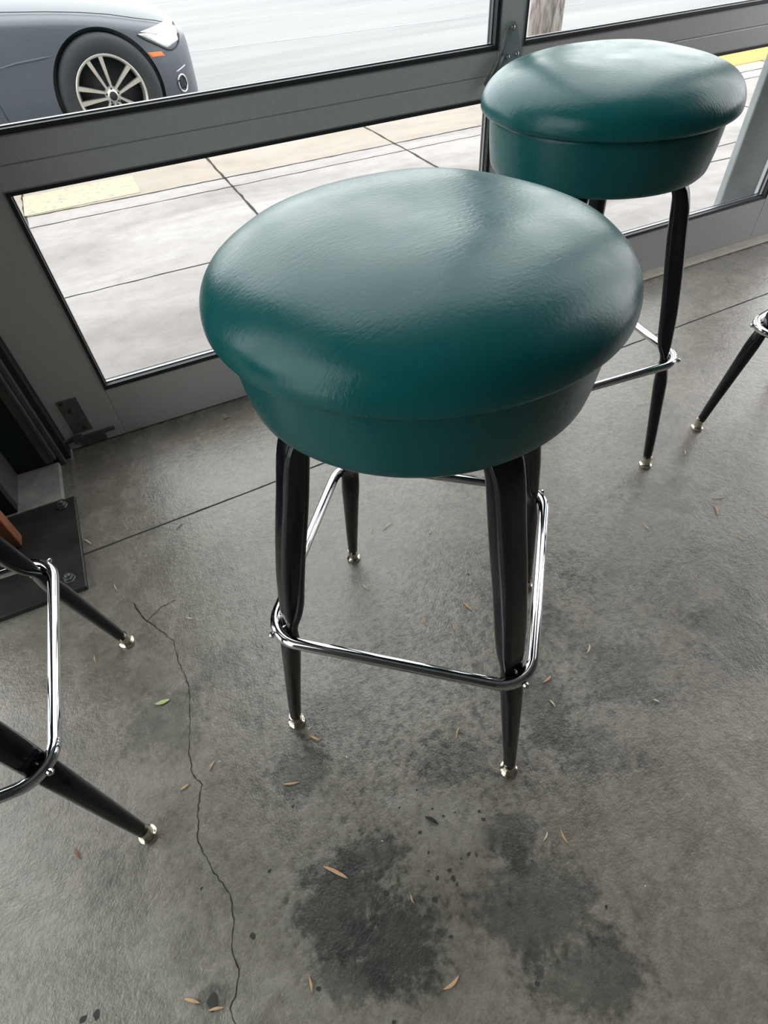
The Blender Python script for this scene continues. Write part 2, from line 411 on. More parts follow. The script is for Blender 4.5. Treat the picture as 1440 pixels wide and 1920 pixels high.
# front wall : dark green pier left of the storefront, header above, strip on the right
bm = bmesh.new()
box(bm, -.78, -.392, 1.392, 1.56, 0, RZ)
struct('wall_front', bm, M['dgreen'])
bm = bmesh.new()
box(bm, -.392, SX1, 1.44, 1.56, 3.96, RZ); box(bm, RX0, -.79, 1.44, 1.56, 3.96, RZ); box(bm, RX0, -.79, 1.44, 1.50, 0, .12); box(bm, SX1+.02, RX1, 1.44, 1.56, 3.96, RZ); box(bm, SX1+.02, RX1, 1.44, 1.56, 0, .12)
for x in (SX1+.03, 3.10, RX1-.06): box(bm, x, x+.06, 1.44, 1.50, .12, 3.96)
struct('wall_front', bm, M['alu'])

# storefront window
win = empty('window_1', (SX0, YW, 0)); tag(win, kind='structure')
T = Matrix.Translation((-SX0, -YW, 0))
def wobj(name, bm, m, smooth=False, sh=False):
    bmesh.ops.transform(bm, matrix=T, verts=bm.verts[:])
    o = obj(name, bm, m, win, smooth=smooth)
    return o
PX = [(-.183, .968), (1.036, 2.190)]      # pane openings
PZ = [(.150, .627), (.718, 3.90)]
Y0, Y1 = YW, YW+FT
bm = bmesh.new()
def fbox(x0, x1, z0, z1): box(bm, x0, x1, Y0, Y1, z0, z1, .0012, 1)
fbox(SX0, PX[0][0], .004, 3.96); fbox(PX[1][1], SX1, .004, 3.96)
fbox(PX[0][1], PX[1][0], .004, 3.96)
for a, b in PX:
    fbox(a, b, .004, .150); fbox(a, b, .627, .670); fbox(a, b, .672, .718); fbox(a, b, 3.90, 3.96)
box(bm, SX0+.01, SX1-.01, Y0+.003, Y1-.002, .668, .674)
wobj('window_frame', bm, M['alu'])
def rect_loop(x0, x1, z0, z1, w, y0, y1, bm):
    box(bm, x0, x0+w, y0, y1, z0, z1); box(bm, x1-w, x1, y0, y1, z0, z1)
    box(bm, x0+w, x1-w, y0, y1, z0, z0+w); box(bm, x0+w, x1-w, y0, y1, z1-w, z1)
for a, b in PX:
    for c, d in PZ:
        bm = bmesh.new(); rect_loop(a, b, c, d, .0095, Y0+.002, Y0+.016, bm); rect_loop(a, b, c, d, .011, Y0+.026, Y0+.034, bm)
        wobj('gasket', bm, M['rubber'])
        bm = bmesh.new(); rect_loop(a, b, c, d, .0120, Y0+.017, Y0+.025, bm); rect_loop(a-.0012, b+.0012, c-.0016, d+.0012, .0024, Y0-.0012, Y0+.003, bm)
        wobj('glazing_bead', bm, M['alu_edge'])
        bm = bmesh.new(); box(bm, a+.004, b-.004, Y0+.0275, Y0+.0325, c+.004, d-.004)
        wobj('glass_pane', bm, M['glass'])
# lock plate low on the left stile with the foot bolt bar
bm = bmesh.new(); box(bm, -.304, -.254, Y0-.003, Y0+.001, .050, .155, .0015)
wobj('lock_plate', bm, M['lockm'])
bm = bmesh.new()
for x, z in ((-.293, .146), (-.282, .121), (-.270, .063)):
    lathe(bm, [(.0001, .003), (.004, .0025), (.0055, 0)], 12, Matrix.Translation((x, Y0-.003, z)) @ Matrix.Rotation(PI/2, 4, 'X'), cap0=False)
wobj('plate_screw', bm, M['rust'], True)
bm = bmesh.new(); box(bm, -.345, -.203, Y0-.010, Y0-.001, .032, .040, .001); box(bm, -.312, -.286, Y0-.016, Y0-.001, .028, .046, .001)
wobj('foot_bolt', bm, M['steel'])
bm = bmesh.new(); box(bm, -.300, -.232, Y0-.003, Y0+.001, .006, .029, .0012)
wobj('lock_plate', bm, M['lockm'])
# triangular latch plate with lever on the mullion
bm = bmesh.new()
tri = [(.972, .66), (.972, .700), (.979, .740), (.986, .760), (.994, .768), (1.004, .768), (1.011, .760), (1.020, .735), (1.034, .700), (1.034, .66)]
loft(bm, [[Vector((x, Y0-.006, z)) for x, z in tri], [Vector((x, Y0, z)) for x, z in tri]])
wobj('latch_plate', bm, M['latchm'])
bm = bmesh.new()
for x, z in ((1.000, .757), (.992, .703), (1.018, .706)):
    lathe(bm, [(.0001, .0045), (.0035, .004), (.005, .001), (.0055, 0)], 14, Matrix.Translation((x, Y0-.006, z)) @ Matrix.Rotation(PI/2, 4, 'X'), cap0=False)
wobj('plate_screw', bm, M['alu_edge'], True)
bm = bmesh.new()
tube(bm, [(.992, Y0-.010, .758), (.980, Y0-.010, .735), (.972, Y0-.010, .708)], .0022, 8)
tube(bm, [(.972, Y0-.012, .708), (.958, Y0-.012, .690), (.932, Y0-.012, .655)], [.005, .008, .0075], 10)
wobj('latch_lever', bm, M['steel'], True)

w2 = empty('window_2', (RX0, .3, 0)); tag(w2, kind='structure')
bm = bmesh.new(); box(bm, -.055, -.050, -.99, .99, .04, 3.46)
obj('glass_pane', bm, M['glass_green'], w2, smooth=False)
bm = bmesh.new()
for y0, y1, z0, z1 in ((-1.0, 1.0, 0, .05), (-1.0, 1.0, 3.45, 3.5), (-1.0, -.94, .05, 3.45), (.94, 1.0, .05, 3.45), (-.03, .03, .05, 3.45)):
    box(bm, -.08, -.03, y0, y1, z0, z1)
obj('window_frame', bm, M['alu'], w2, smooth=False)
# gap strip, steel jamb angle and column foot in the left corner
bm = bmesh.new(); box(bm, -.392, SX0-.004, 1.412, 1.49, 0, 3.96); tag(obj('trim_1', bm, M['rubber'], smooth=False), kind='structure')
bm = bmesh.new(); box(bm, -.362, -.350, 1.392, 1.412, 0, 3.96, .001); box(bm, -.372, -.3625, 1.380, 1.412, .03, 3.96, .002)
box(bm, -.392, -.3725, 1.384, 1.412, .022, 3.96, .001)
tag(obj('trim_2', bm, M['steel'], smooth=False), kind='structure')
bm = bmesh.new(); box(bm, .95, 2.30, 1.392, 1.44, 0, .006, .002); tag(obj('trim_3', bm, M['thresh'], smooth=False), kind='structure')

col = empty('steel_column', (-.60, 1.16, 0)); tag(col, 'dark steel column standing on a bolted square base plate in the left corner', 'column')
def cobj(name, bm, m, par=None, smooth=False):
    bmesh.ops.transform(bm, matrix=Matrix.Translation((.60, -1.16, 0)), verts=bm.verts[:])
    return obj(name, bm, m, par or col, smooth=smooth)
bm = bmesh.new(); box(bm, -.86, -.337, .930, 1.236, 0, .014, .0015, 1); bp = cobj('base_plate', bm, M['basep'])
for x, y in ((-.366, 1.212), (-.368, .966)):
    bm = bmesh.new()
    lathe(bm, [(.0135, 0), (.0135, .002), (.0105, .003), (.0105, .009), (.009, .010)], 6, Matrix.Translation((x, y, .014)))
    lathe(bm, [(.006, .009), (.006, .015), (.004, .017)], 14, Matrix.Translation((x, y, .014)))
    cobj('anchor_bolt', bm, M['steel'], bp)
bm = bmesh.new(); box(bm, -.70, -.56, 1.02, 1.032, .014, RZ); box(bm, -.636, -.624, 1.032, 1.19, .014, RZ); box(bm, -.70, -.56, 1.19, 1.202, .014, RZ)
cobj('column_shaft', bm, M['basep'])
bm = bmesh.new(); box(bm, -.80, -.363, 1.2375, 1.391, 0, .016, .003, 2)
tag(obj('concrete_footing', bm, M['conc'], smooth=False), 'pale grey concrete pad on the floor behind the bolted plate', 'footing')
bm = bmesh.new(); box(bm, -.495, -.466, 1.262, 1.391, .0165, RZ-.01, .002, 1)
tag(obj('wall_cladding_post', bm, M['steel'], smooth=False), 'grey upright panel standing on the pale pad against the dark green wall', 'post')
bm = bmesh.new(); box(bm, -.62, -.4955, 1.2405, 1.262, .0165, 2.9, .001, 1); box(bm, -.4955, -.468, 1.2405, 1.2615, .0165, 2.9, .001, 1)
tag(obj('black_upright', bm, M['rubber'], smooth=False), 'black flat upright in front of the grey panel at the left edge', 'post')
bm = bmesh.new(); box(bm, -.53, -.462, 1.119, 1.156, .0145, 2.0, .003, 2)
tag(obj('wooden_post', bm, M['wood'], smooth=False), 'reddish brown wooden post standing on the dark base plate', 'post')

# ------------------------------------------------------------------ outside
bm = bmesh.new(); box(bm, -9, 14, 1.50, 3.86, -.30, 0)
walk = struct('floor_sidewalk', bm, M['walk'])
def wl(pts, w, step=.05, amp=.003): return ribbon('joint', jagged(pts, step, amp), w, M['crack'], walk, .0012, .5)
wl([(-8, 3.40), (-.386, 3.403), (.08, 3.383), (.839, 3.366), (1.579, 3.356), (2.184, 3.350), (13, 3.20)], .010)
wl([(-8, 3.27), (-.351, 3.240), (.614, 3.222), (1.61, 3.212), (2.075, 3.20), (13, 3.08)], .006)
wl([(-8, 2.42), (-.284, 2.405), (.304, 2.405), (2.93, 2.30), (3.06, 2.30), (13, 2.1)], .006)
wl([(2.6, 2.165), (2.75, 2.152), (2.85, 2.145), (6, 2.1)], .006)
for x in (-4.38, -3.38, -2.38, -1.38, -.388, .605, 1.60, 3.6, 4.6, 5.6, 6.6):
    wl([(x+.02, 1.52), (x+.012, 2.4), (x, 3.22), (x-.004, 3.4), (x-.01, 3.85)], .011)
bm = bmesh.new(); box(bm, -.395, .170, 3.42, 3.72, -.002, .0022); obj('faded_paint', bm, M['kerb_faded'], walk, smooth=False)
bm = bmesh.new(); box(bm, 2.95, 9, 3.485, 3.86, -.002, .0030); obj('kerb_paint', bm, M['kerb_yellow'], walk, smooth=False)
bm = bmesh.new(); box(bm, -30, 40, 3.86, 40, -.4, -.10)
street = struct('floor_street', bm, M['street'])
for pts, w in (([(-4, 14.5), (3, 12.2), (9, 10.8)], .05), ([(-4, 8.6), (2.4, 7.7), (6, 7.2)], .03)):
    ribbon('seam', jagged(pts, .3, .02), w, M['colm'], street, -.0985, .5)

bm = bmesh.new(); box(bm, 2.132, 2.385, 1.575, 1.605, 0, 2.8, .006, 2)
tag(obj('grey_pillar', bm, M['colm'], smooth=False), 'grey plastered pillar outside the right pane of the storefront', 'pillar')

# tree trunk on the sidewalk
bm = bmesh.new(); rings = []; n = 40; TX, TY = 2.735, 3.60
for k in range(60):
    z = -.02 + 3.0*k/59; r0 = .100*(1+.35*math.exp(-z*9)) * (1-.06*z)
    ring = []
    for i in range(n):
        a = 2*PI*i/n
        d = 1+.10*noise.noise(Vector((math.cos(a)*2.2, math.sin(a)*2.2, z*1.3)))+.05*noise.noise(Vector((math.cos(a)*9, math.sin(a)*9, z*3)))
        ring.append(Vector((.02*z+r0*d*math.cos(a), .01*math.sin(z*2)+r0*d*math.sin(a), z)))
    rings.append(ring)
loft(bm, rings)
tr = empty('street_tree', (TX, TY, 0)); tag(tr, 'street tree trunk with peeling grey brown bark beyond the glass', 'tree')
obj('trunk', bm, M['bark'], tr)
for a0, l, h in ((.4, .9, 2.5), (2.6, .8, 2.7), (4.6, .9, 2.85)):
    bm = bmesh.new(); pts = [Vector((.05, 0, h))+Vector((math.cos(a0)*l*t, math.sin(a0)*l*t, .9*t*t+.3*t)) for t in [i/6 for i in range(7)]]
    tube(bm, pts, [.05*(1-.7*i/6) for i in range(7)], 10); obj('branch', bm, M['bark'], tr)

# ------------------------------------------------------------------ bar stool
RR, HH, RST, RSB, ZR, ZB, EX = .2065, .0675, .1895, .1837, .7398, .6483, 2.39
def seat_bm():
    bm = bmesh.new(); prof = []
    for k in range(15):
        a = PI/2*k/15
        prof.append((RR*math.sin(a)**1.0, 0))
    prof = []
    N = 34
    for k in range(N+1):
        a = PI/2*k/N
        prof.append((RR*math.sin(a)**(2/EX), ZR+HH*max(0, math.cos(a))**(2/EX)))
    # underside roll of the rim then the welt groove
    for k in range(1, 9):
        a = PI/2*k/8
        prof.append((RST+.0005+(RR-RST-.0005)*math.cos(a)**.8, ZR-.009*math.sin(a)))
    prof[0] = (.0008, prof[0][1])
    lathe(bm, prof, 128, cap0=True, cap1=True)
    for v in bm.verts:
        r = math.hypot(v.co.x, v.co.y); w = max(0, min(1, (v.co.z-ZR)/.03))
        # use-worn cushion: shallow saddle dents in the padding
        d = .0030*noise.noise(Vector((v.co.x*7+3.1, v.co.y*7+1.7, 0))) + .0009*noise.noise(Vector((v.co.x*17, v.co.y*17, 5)))
        d -= .0045*math.exp(-((v.co.x+.02)**2+(v.co.y)**2)/.0065)
        v.co.z += d*w
        v.co.xy = v.co.xy*(1+.006*noise.noise(Vector((v.co.x*12, v.co.y*12, v.co.z*12))))
    return bm
def skirt_bm():
    bm = bmesh.new()
    prof = [(.150, ZB), (RSB-.010, ZB), (RSB-.004, ZB+.0015), (RSB-.0005, ZB+.006)]
    for k in range(1, 9):
        t = k/8; prof.append((RSB+(RST-RSB)*t+.0015*math.sin(PI*t), ZB+.006+(ZR-.007-ZB-.006)*t))
    lathe(bm, prof, 128, cap0=True, cap1=True)
    return bm
LEG = [(.035, .6405, .042, .013, 4), (.100, .6405, .042, .013, 4), (.126, .6370, .042, .0160, 4), (.142, .629, .041, .020, 4), (.153, .616, .039, .025, 4), (.159, .598, .037, .029, 4), (.164, .575, .0365, .031, 4),
       (.170, .545, .036, .032, 4), (.180, .50, .036, .033, 4), (.190, .455, .0355, .033, 3.8), (.201, .40, .0355, .032, 3.8), (.2085, .355, .035, .030, 3.6), (.2140, .330, .0345, .026, 3.4),
       (.2180, .316, .0335, .0200, 3.2), (.2202, .306, .0330, .0170, 3), (.2220, .295, .0325, .0165, 3), (.2235, .284, .0325, .0185, 3), (.226, .270, .0325, .023, 2.8), (.2305, .245, .0315, .0275, 2.5),
       (.236, .21, .0295, .027, 2.3), (.247, .14, .0262, .0245, 2.1), (.257, .075, .0225, .0220, 2), (.2635, .028, .0195, .0195, 2)]
def leg_bm(az):
    bm = bmesh.new(); rings = []; n = 36
    e = Vector((math.cos(az), math.sin(az), 0)); tg = Vector((-math.sin(az), math.cos(az), 0)); up = Vector((0, 0, 1))
    # densify with catmull-rom
    def cr(p0, p1, p2, p3, t): return [.5*((2*b)+(-a+c)*t+(2*a-5*b+4*c-d)*t*t+(-a+3*b-3*c+d)*t**3) for a, b, c, d in zip(p0, p1, p2, p3)]
    L = []
    for i in range(len(LEG)-1):
        p = [LEG[max(i-1, 0)], LEG[i], LEG[i+1], LEG[min(i+2, len(LEG)-1)]]
        for k in range(3): L.append(cr(*p, k/3))
    L.append(list(LEG[-1]))
    for i, (r, z, w, d, ex) in enumerate(L):
        a = L[max(i-1, 0)]; b = L[min(i+1, len(L)-1)]
        t = (e*(b[0]-a[0])+up*(b[1]-a[1])).normalized(); nn = t.cross(tg).normalized()
        ring = []
        for k in range(n):
            q = 2*PI*k/n; c, s = math.cos(q), math.sin(q)
            ring.append(e*r+up*z + tg*(w/2*math.copysign(abs(c)**(2/ex), c)) + nn*(d/2*math.copysign(abs(s)**(2/ex), s)))
        rings.append(ring)
    loft(bm, rings)
    return bm
def make_stool():
    root = empty('bar_stool', (0, 0, 0))
    cu = obj('cushion', seat_bm(), M['vinyl'], root)
    obj('skirt', skirt_bm(), M['vinyl'], root)
    bm = bmesh.new(); lathe(bm, [(.001, .6475), (.075, .6475), (.075, .633), (.001, .633)], 32, cap0=False, cap1=False); obj('swivel_plate', bm, M['plate'], root, smooth=False)
    for k in range(4):
        az = k*PI/2
        lg = obj('leg', leg_bm(az), M['leg'], root)
        ca, sa = math.cos(az), math.sin(az)
        bm = bmesh.new()
        lathe(bm, [(.0145, .0), (.0152, .0035), (.0145, .0065), (.011, .0085), (.0098, .010), (.0096, .031)], 24, Matrix.Translation((.2655*ca, .2655*sa, 0)))
        sharp(obj('foot_glide', bm, M['nickel'], lg), 28)
        bm = bmesh.new()
        e = Vector((ca, sa, 0))
        tube(bm, [e*.2125+Vector((0, 0, .302)), e*.252+Vector((0, 0, .298))], .0026, 8)
        tube(bm, [e*.2485+Vector((0, 0, .298)), e*.2515+Vector((0, 0, .298)), e*.254+Vector((0, 0, .298))], [.0048, .0044, .002], 12)
        sharp(obj('ring_bolt', bm, M['chrome'], lg), 30)
    half = .258/math.sqrt(2); rho = .045; pts = []
    for k in range(4):  # corners on the azimuths k*90
        az = k*PI/2; cx, cy = (half-rho)*math.sqrt(2)*math.cos(az), (half-rho)*math.sqrt(2)*math.sin(az)
        for j in range(11):
            a = az-PI/4+PI/2*j/10; pts.append((cx+rho*math.cos(a), cy+rho*math.sin(a), .298))
    # straight spans get mid points
    full = []
    for i, p in enumerate(pts):
        full.append(p); q = pts[(i+1) % len(pts)]
        if (Vector(q)-Vector(p)).length > .05:
            for t in (.25, .5, .75): full.append(tuple(Vector(p).lerp(Vector(q), t)))
    bm = bmesh.new(); tube(bm, full, .0085, 20, closed=True)
    obj('foot_ring', bm, M['chrome'], root)
    return root
def copy_tree(o, parent=None):
    c = o.copy(); C.objects.link(c); c.parent = parent
    for ch in list(o.children): copy_tree(ch, c)
    return c
spots = [(.2425, .4725, math.radians(185.96), 'large green vinyl bar stool in the centre foreground, seat fully in view'),
         (.805, .869, math.radians(-50.3), 'green vinyl bar stool by the window, behind the centre stool'),
         (1.405, .557, math.radians(145), 'bar stool cut off at the right edge, only a black leg and chrome ring showing'),
         (-.476, .576, math.radians(42.0), 'bar stool cut off at the left edge, two splayed black legs and chrome ring showing')]
proto = make_stool()
allst = [proto]+[copy_tree(proto) for _ in range(3)]
for o, (x, y, a, lab) in zip(allst, spots):
    o.location = (x, y, 0); o.rotation_euler = (0, 0, a)
    tag(o, lab, 'bar stool', 'green vinyl bar stools')

# ------------------------------------------------------------------ parked car
car = empty('parked_car', (.26, 5.39, -.10)); tag(car, 'dark slate sedan parked at the kerb outside, front wheel and headlight showing', 'car')
TC = Matrix.Translation((-.26, -5.39, .10))
def aobj(name, bm, m, par=None, smooth=True):
    bmesh.ops.transform(bm, matrix=TC, verts=bm.verts[:]); return obj(name, bm, m, par or car, smooth=smooth)
WX, WY, WZ, WR = .262, 4.58, .203, .300
# x, half width, shoulder z, centre z, bottom z
ST = [(.868, .10, .36, .395, .10), (.864, .36, .37, .41, .085), (.842, .50, .40, .45, .07), (.806, .60, .43, .49, .06), (.745, .685, .455, .525, .05), (.66, .74, .477, .56, .045), (.54, .778, .500, .592, .04), (.40, .797, .533, .622, .04),
      (.24, .805, .560, .645, .04), (.06, .808, .580, .667, .04), (-.15, .809, .597, .688, .04), (-.45, .810, .615, .715, .04), (-.70, .810, .632, .74, .04), (-1.2, .810, .655, .76, .04), (-1.9, .808, .675, .78, .04),
      (-2.5, .800, .685, .80, .04), (-2.9, .790, .690, .80, .05), (-3.15, .760, .680, .79, .07), (-3.26, .69, .655, .765, .10), (-3.31, .58, .60, .70, .14)]
def car_ring(x, w, zs, zc, zb):
    hs = zs-zb
    half = [(0, zb), (w*.55, zb), (w*.86, zb), (w*.965, zb+.03), (w*.992, zb+hs*.22), (w, zb+hs*.45), (w*.998, zb+hs*.62), (w*.985, zb+hs*.80), (w*.965, zs-.028), (w*.945, zs-.006), (w*.915, zs+.008),
            (w*.80, zs+.45*(zc-zs)), (w*.60, zs+.78*(zc-zs)), (w*.33, zc-.006), (0, zc)]
    pts = [Vector((x, 5.39-a, z)) for a, z in half] + [Vector((x, 5.39+a, z)) for a, z in half[-2:0:-1]]
    return pts
bm = bmesh.new(); loft(bm, [car_ring(*s_) for s_ in ST])
bmesh.ops.recalc_face_normals(bm, faces=bm.faces[:])
body_tmp = obj('body_tmp', bm, M['carpaint'])
md = body_tmp.modifiers.new('s', 'SUBSURF'); md.levels = md.render_levels = 2
cut = []
for wx in (WX, WX-2.53):
    cb = bmesh.new()
    lathe(cb, [(.325, -1.2), (.325, 1.2)], 64, Matrix.Translation((wx, 5.39, WZ)) @ Matrix.Rotation(PI/2, 4, 'X'))
    # two short cutters so that the engine bay between the wheels stays
    bmesh.ops.delete(cb, geom=cb.verts[:], context='VERTS')
    for sy in (-1, 1):
        lathe(cb, [(.325, -.16), (.325, .16)], 64, Matrix.Translation((wx, 5.39+sy*.80, WZ)) @ Matrix.Rotation(PI/2, 4, 'X'))
    bmesh.ops.recalc_face_normals(cb, faces=cb.faces[:])
    me_ = bpy.data.meshes.new('c'); cb.to_mesh(me_); cb.free()
    oc = bpy.data.objects.new('c', me_); C.objects.link(oc); cut.append(oc)
    bo = body_tmp.modifiers.new('b', 'BOOLEAN'); bo.operation = 'DIFFERENCE'; bo.object = oc; bo.solver = 'EXACT'
dg = bpy.context.evaluated_depsgraph_get(); dg.update()
me_ = bpy.data.meshes.new_from_object(body_tmp.evaluated_get(dg))
# un-cut surface for laying the lamps on
body_tmp.modifiers.remove(body_tmp.modifiers[-1]); body_tmp.modifiers.remove(body_tmp.modifiers[-1])
dg.update(); sm = bpy.data.meshes.new_from_object(body_tmp.evaluated_get(dg))
bvh = BVHTree.FromPolygons([v.co.copy() for v in sm.vertices], [tuple(p.vertices) for p in sm.polygons])
for o in cut+[body_tmp]: bpy.data.objects.remove(o)
bm = bmesh.new(); bm.from_mesh(me_); me_.materials.clear(); body = aobj('body', bm, M['carpaint'])
sharp(body, 40)
def on_body(x, z, off=0.0):
    h = bvh.ray_cast(Vector((x, 3.5, z)), Vector((0, 1, 0)))
    if h[0] is None: h = bvh.find_nearest(Vector((x, 4.7, z)))
    n = h[1]; n = n if n.y < 0 or n.x > 0 else -n
    return h[0]+n*off
def patch(name, q, m, th=.004, off=.0, par=None, n=10):
    bm = bmesh.new(); rings = [[], []]
    g = [[[None]*(n+1) for _ in range(n+1)] for _ in range(2)]
    for i in range(n+1):
        for j in range(n+1):
            u, v = i/n, j/n
            x = (q[0][0]*(1-u)+q[1][0]*u)*(1-v)+(q[3][0]*(1-u)+q[2][0]*u)*v
            z = (q[0][1]*(1-u)+q[1][1]*u)*(1-v)+(q[3][1]*(1-u)+q[2][1]*u)*v
            e_ = min(u, 1-u, v, 1-v)
            g[0][i][j] = bm.verts.new(on_body(x, z, off+th*min(1, .35+e_*6))); g[1][i][j] = bm.verts.new(on_body(x, z, -.006))
    for k in (0, 1):
        for i in range(n):
            for j in range(n):
                f = (g[k][i][j], g[k][i+1][j], g[k][i+1][j+1], g[k][i][j+1]); bm.faces.new(f if k == 0 else f[::-1])
    for i in range(n):
        for a, b in (((i, 0), (i+1, 0)), ((i+1, n), (i, n)), ((0, i+1), (0, i)), ((n, i), (n, i+1))):
            bm.faces.new((g[0][a[0]][a[1]], g[1][a[0]][a[1]], g[1][b[0]][b[1]], g[0][b[0]][b[1]]))
    return aobj(name, bm, m, par)
hl = patch('headlight', [(.518, .466), (.775, .474), (.768, .400), (.672, .378)], M['lamp'], .006)
patch('lamp_cover', [(.535, .474), (.745, .492), (.772, .474), (.622, .448)], M['lampw'], .004, .005, hl)
bm = bmesh.new(); tube(bm, [on_body(x, z, .004) for x, z in [(.512, .464), (.55, .438), (.61, .405), (.665, .374), (.70, .366), (.735, .374), (.762, .392), (.776, .42), (.780, .470)]], .004, 8); aobj('lamp_seal', bm, M['dark'], hl)
patch('side_reflector', [(.540, .378), (.628, .371), (.645, .347), (.556, .352)], M['orange'], .004)
bm = bmesh.new(); tube(bm, [on_body(.712+.030*math.cos(a), .195+.045*math.sin(a), .006) for a in [2*PI*i/24 for i in range(24)]], .006, 8, closed=True); fog = aobj('fog_lamp_ring', bm, M['chrome'])
patch('fog_lamp', [(.695, .225), (.728, .225), (.728, .165), (.695, .165)], M['dark'], .002, 0, fog, 5)
patch('chrome_bumper_strip', [(.690, .262), (.765, .280), (.766, .272), (.692, .254)], M['chrome'], .004)
patch('lower_lip', [(.60, .075), (.80, .075), (.80, .060), (.60, .060)], M['dark'], .006)
# shut lines : wing to bonnet, wing to door
bm = bmesh.new(); tube(bm, [Vector((x, 5.39-w*.86, zs+.32*(zc-zs)+.001)) for x, w, zs, zc, zb in ST[4:12]], .0022, 6); aobj('bonnet_seam', bm, M['dark'])
bm = bmesh.new(); tube(bm, [on_body(-.36-.02*math.sin(PI*t), .10+.50*t, .0005) for t in [i/10 for i in range(11)]], .0022, 6); aobj('door_seam', bm, M['dark'])
bm = bmesh.new(); tube(bm, [on_body(x, z, -.001) for x, z in [(-.36, .40), (-.2, .418), (-.05, .425), (.02, .43)]], [.0015, .006, .006, .0015], 8); aobj('body_crease', bm, M['carpaint'])
for sy in (-1, 1):
    bm = bmesh.new(); tube(bm, [Vector((.852-.012*math.cos(a)*.3, 5.39+sy*(.14+.10*math.cos(a)), .33+.05*math.sin(a))) for a in [2*PI*i/24 for i in range(24)]], .008, 8, closed=True); aobj('grille', bm, M['chrome'])
# greenhouse
bm = bmesh.new(); prof = [(-.62, .69, .70), (-1.18, 1.08, .56), (-1.35, 1.125, .545), (-1.75, 1.14, .54), (-2.10, 1.11, .54), (-2.45, 1.0, .56), (-2.92, .76, .66)]
rings = [[Vector((x, 5.39-hw if z < .8 else 5.39-hw, z)) for x, z, hw in prof]]
vb = []
for x, z, hw in prof:
    base_hw = .74; vb.append([Vector((x, 5.39-base_hw, .64)), Vector((x, 5.39-hw-.03 if z > .8 else 5.39-hw, max(.66, z-.06))), Vector((x, 5.39-hw*.85, z)), Vector((x, 5.39, z+.012)), Vector((x, 5.39+hw*.85, z)), Vector((x, 5.39+hw+.03 if z > .8 else 5.39+hw, max(.66, z-.06))), Vector((x, 5.39+base_hw, .64))])
loft(bm, vb); aobj('cabin_glass', bm, M['carglass'])
bm = bmesh.new(); vb = []
for x, z, hw in prof[1:6]: vb.append([Vector((x, 5.39-hw-.02, z-.045)), Vector((x, 5.39-hw*.85, z+.006)), Vector((x, 5.39, z+.020)), Vector((x, 5.39+hw*.85, z+.006)), Vector((x, 5.39+hw+.02, z-.045))])
loft(bm, vb, closed=True); aobj('roof', bm, M['carpaint'])
for sy in (-1, 1):
    for (xa, za, xb, zb_) in ((-.62, .68, -1.18, 1.06), (-1.62, .66, -1.66, 1.10), (-2.92, .74, -2.40, 1.0)):
        bm = bmesh.new(); hb = .74 if za < .8 else .55
        tube(bm, [Vector((xa, 5.39+sy*.735, za)), Vector((xb, 5.39+sy*.575, zb_))], .028, 8); aobj('roof_pillar', bm, M['carpaint'])
def wheel(wx, sy):
    Tm = Matrix.Translation((wx, 5.39+sy*.80, WZ)) @ Matrix.Rotation(PI/2 if sy < 0 else -PI/2, 4, 'X')   # local +z points outward
    bm = bmesh.new()
    lathe(bm, [(.205, .0), (.215, .008), (.245, .014), (.275, .010), (.294, -.008), (.300, -.030), (.300, -.13), (.285, -.16), (.21, -.165), (.205, -.16)], 80, Tm, cap0=False, cap1=False)
    wh = aobj('wheel', bm, M['tyre'])
    def mir(x): return x
    bm = bmesh.new(); lathe(bm, [(.183, -.06), (.190, -.012), (.196, .004), (.206, .006), (.209, -.004), (.206, -.15), (.183, -.15)], 72, Tm, cap0=False, cap1=False)
    rim = aobj('rim', bm, M['rim'], wh)
    bm = bmesh.new(); lathe(bm, [(.001, -.075), (.185, -.075), (.185, -.09), (.001, -.09)], 48, Tm, cap0=False, cap1=False)
    aobj('brake_disc', bm, M['dark'], wh)
    for a0 in (102, 174, 246, 318, 30):
        bm = bmesh.new()
        for s_ in (-1, 1):
            aa = math.radians(a0 if sy < 0 else 180-a0); e = Vector((math.cos(aa), math.sin(aa), 0)); n_ = Vector((-e.y, e.x, 0))
            o0 = n_*s_*.013+e*.030; o1 = n_*s_*.040+e*.192
            w0, w1 = .007, .015
            R0 = [o0-n_*w0+Vector((0, 0, -.020)), o0+n_*w0+Vector((0, 0, -.020)), o0+n_*w0*.8+Vector((0, 0, -.004)), o0-n_*w0*.8+Vector((0, 0, -.004))]
            R1 = [o1-n_*w1+Vector((0, 0, -.020)), o1+n_*w1+Vector((0, 0, -.020)), o1+n_*w1*.8+Vector((0, 0, .000)), o1-n_*w1*.8+Vector((0, 0, .000))]
            Rm = [(a+b)/2+Vector((0, 0, -.006)) for a, b in zip(R0, R1)]
            loft(bm, [[Tm @ p for p in R] for R in (R0, Rm, R1)])
        aobj('spoke', bm, M['rim'], rim, smooth=False)
    bm = bmesh.new(); lathe(bm, [(.048, -.03), (.046, -.010), (.030, -.001), (.028, .003), (.001, .005)], 32, Tm, cap0=False, cap1=False); aobj('hub', bm, M['rim'], wh)
    bm = bmesh.new(); lathe(bm, [(.0235, .0045), (.022, .0075), (.001, .008)], 32, Tm, cap0=False, cap1=False); hb = aobj('hub_badge', bm, M['dark'], wh)
    for k in range(5):
        bm = bmesh.new(); a = 2*PI*k/5+.3; lathe(bm, [(.006, -.02), (.006, -.002), (.003, .0)], 6, Tm @ Matrix.Translation((.036*math.cos(a), .036*math.sin(a), 0)))
        aobj('wheel_bolt', bm, M['dark'], wh)
for wx in (WX, WX-2.53):
    for sy in (-1, 1): wheel(wx, sy)

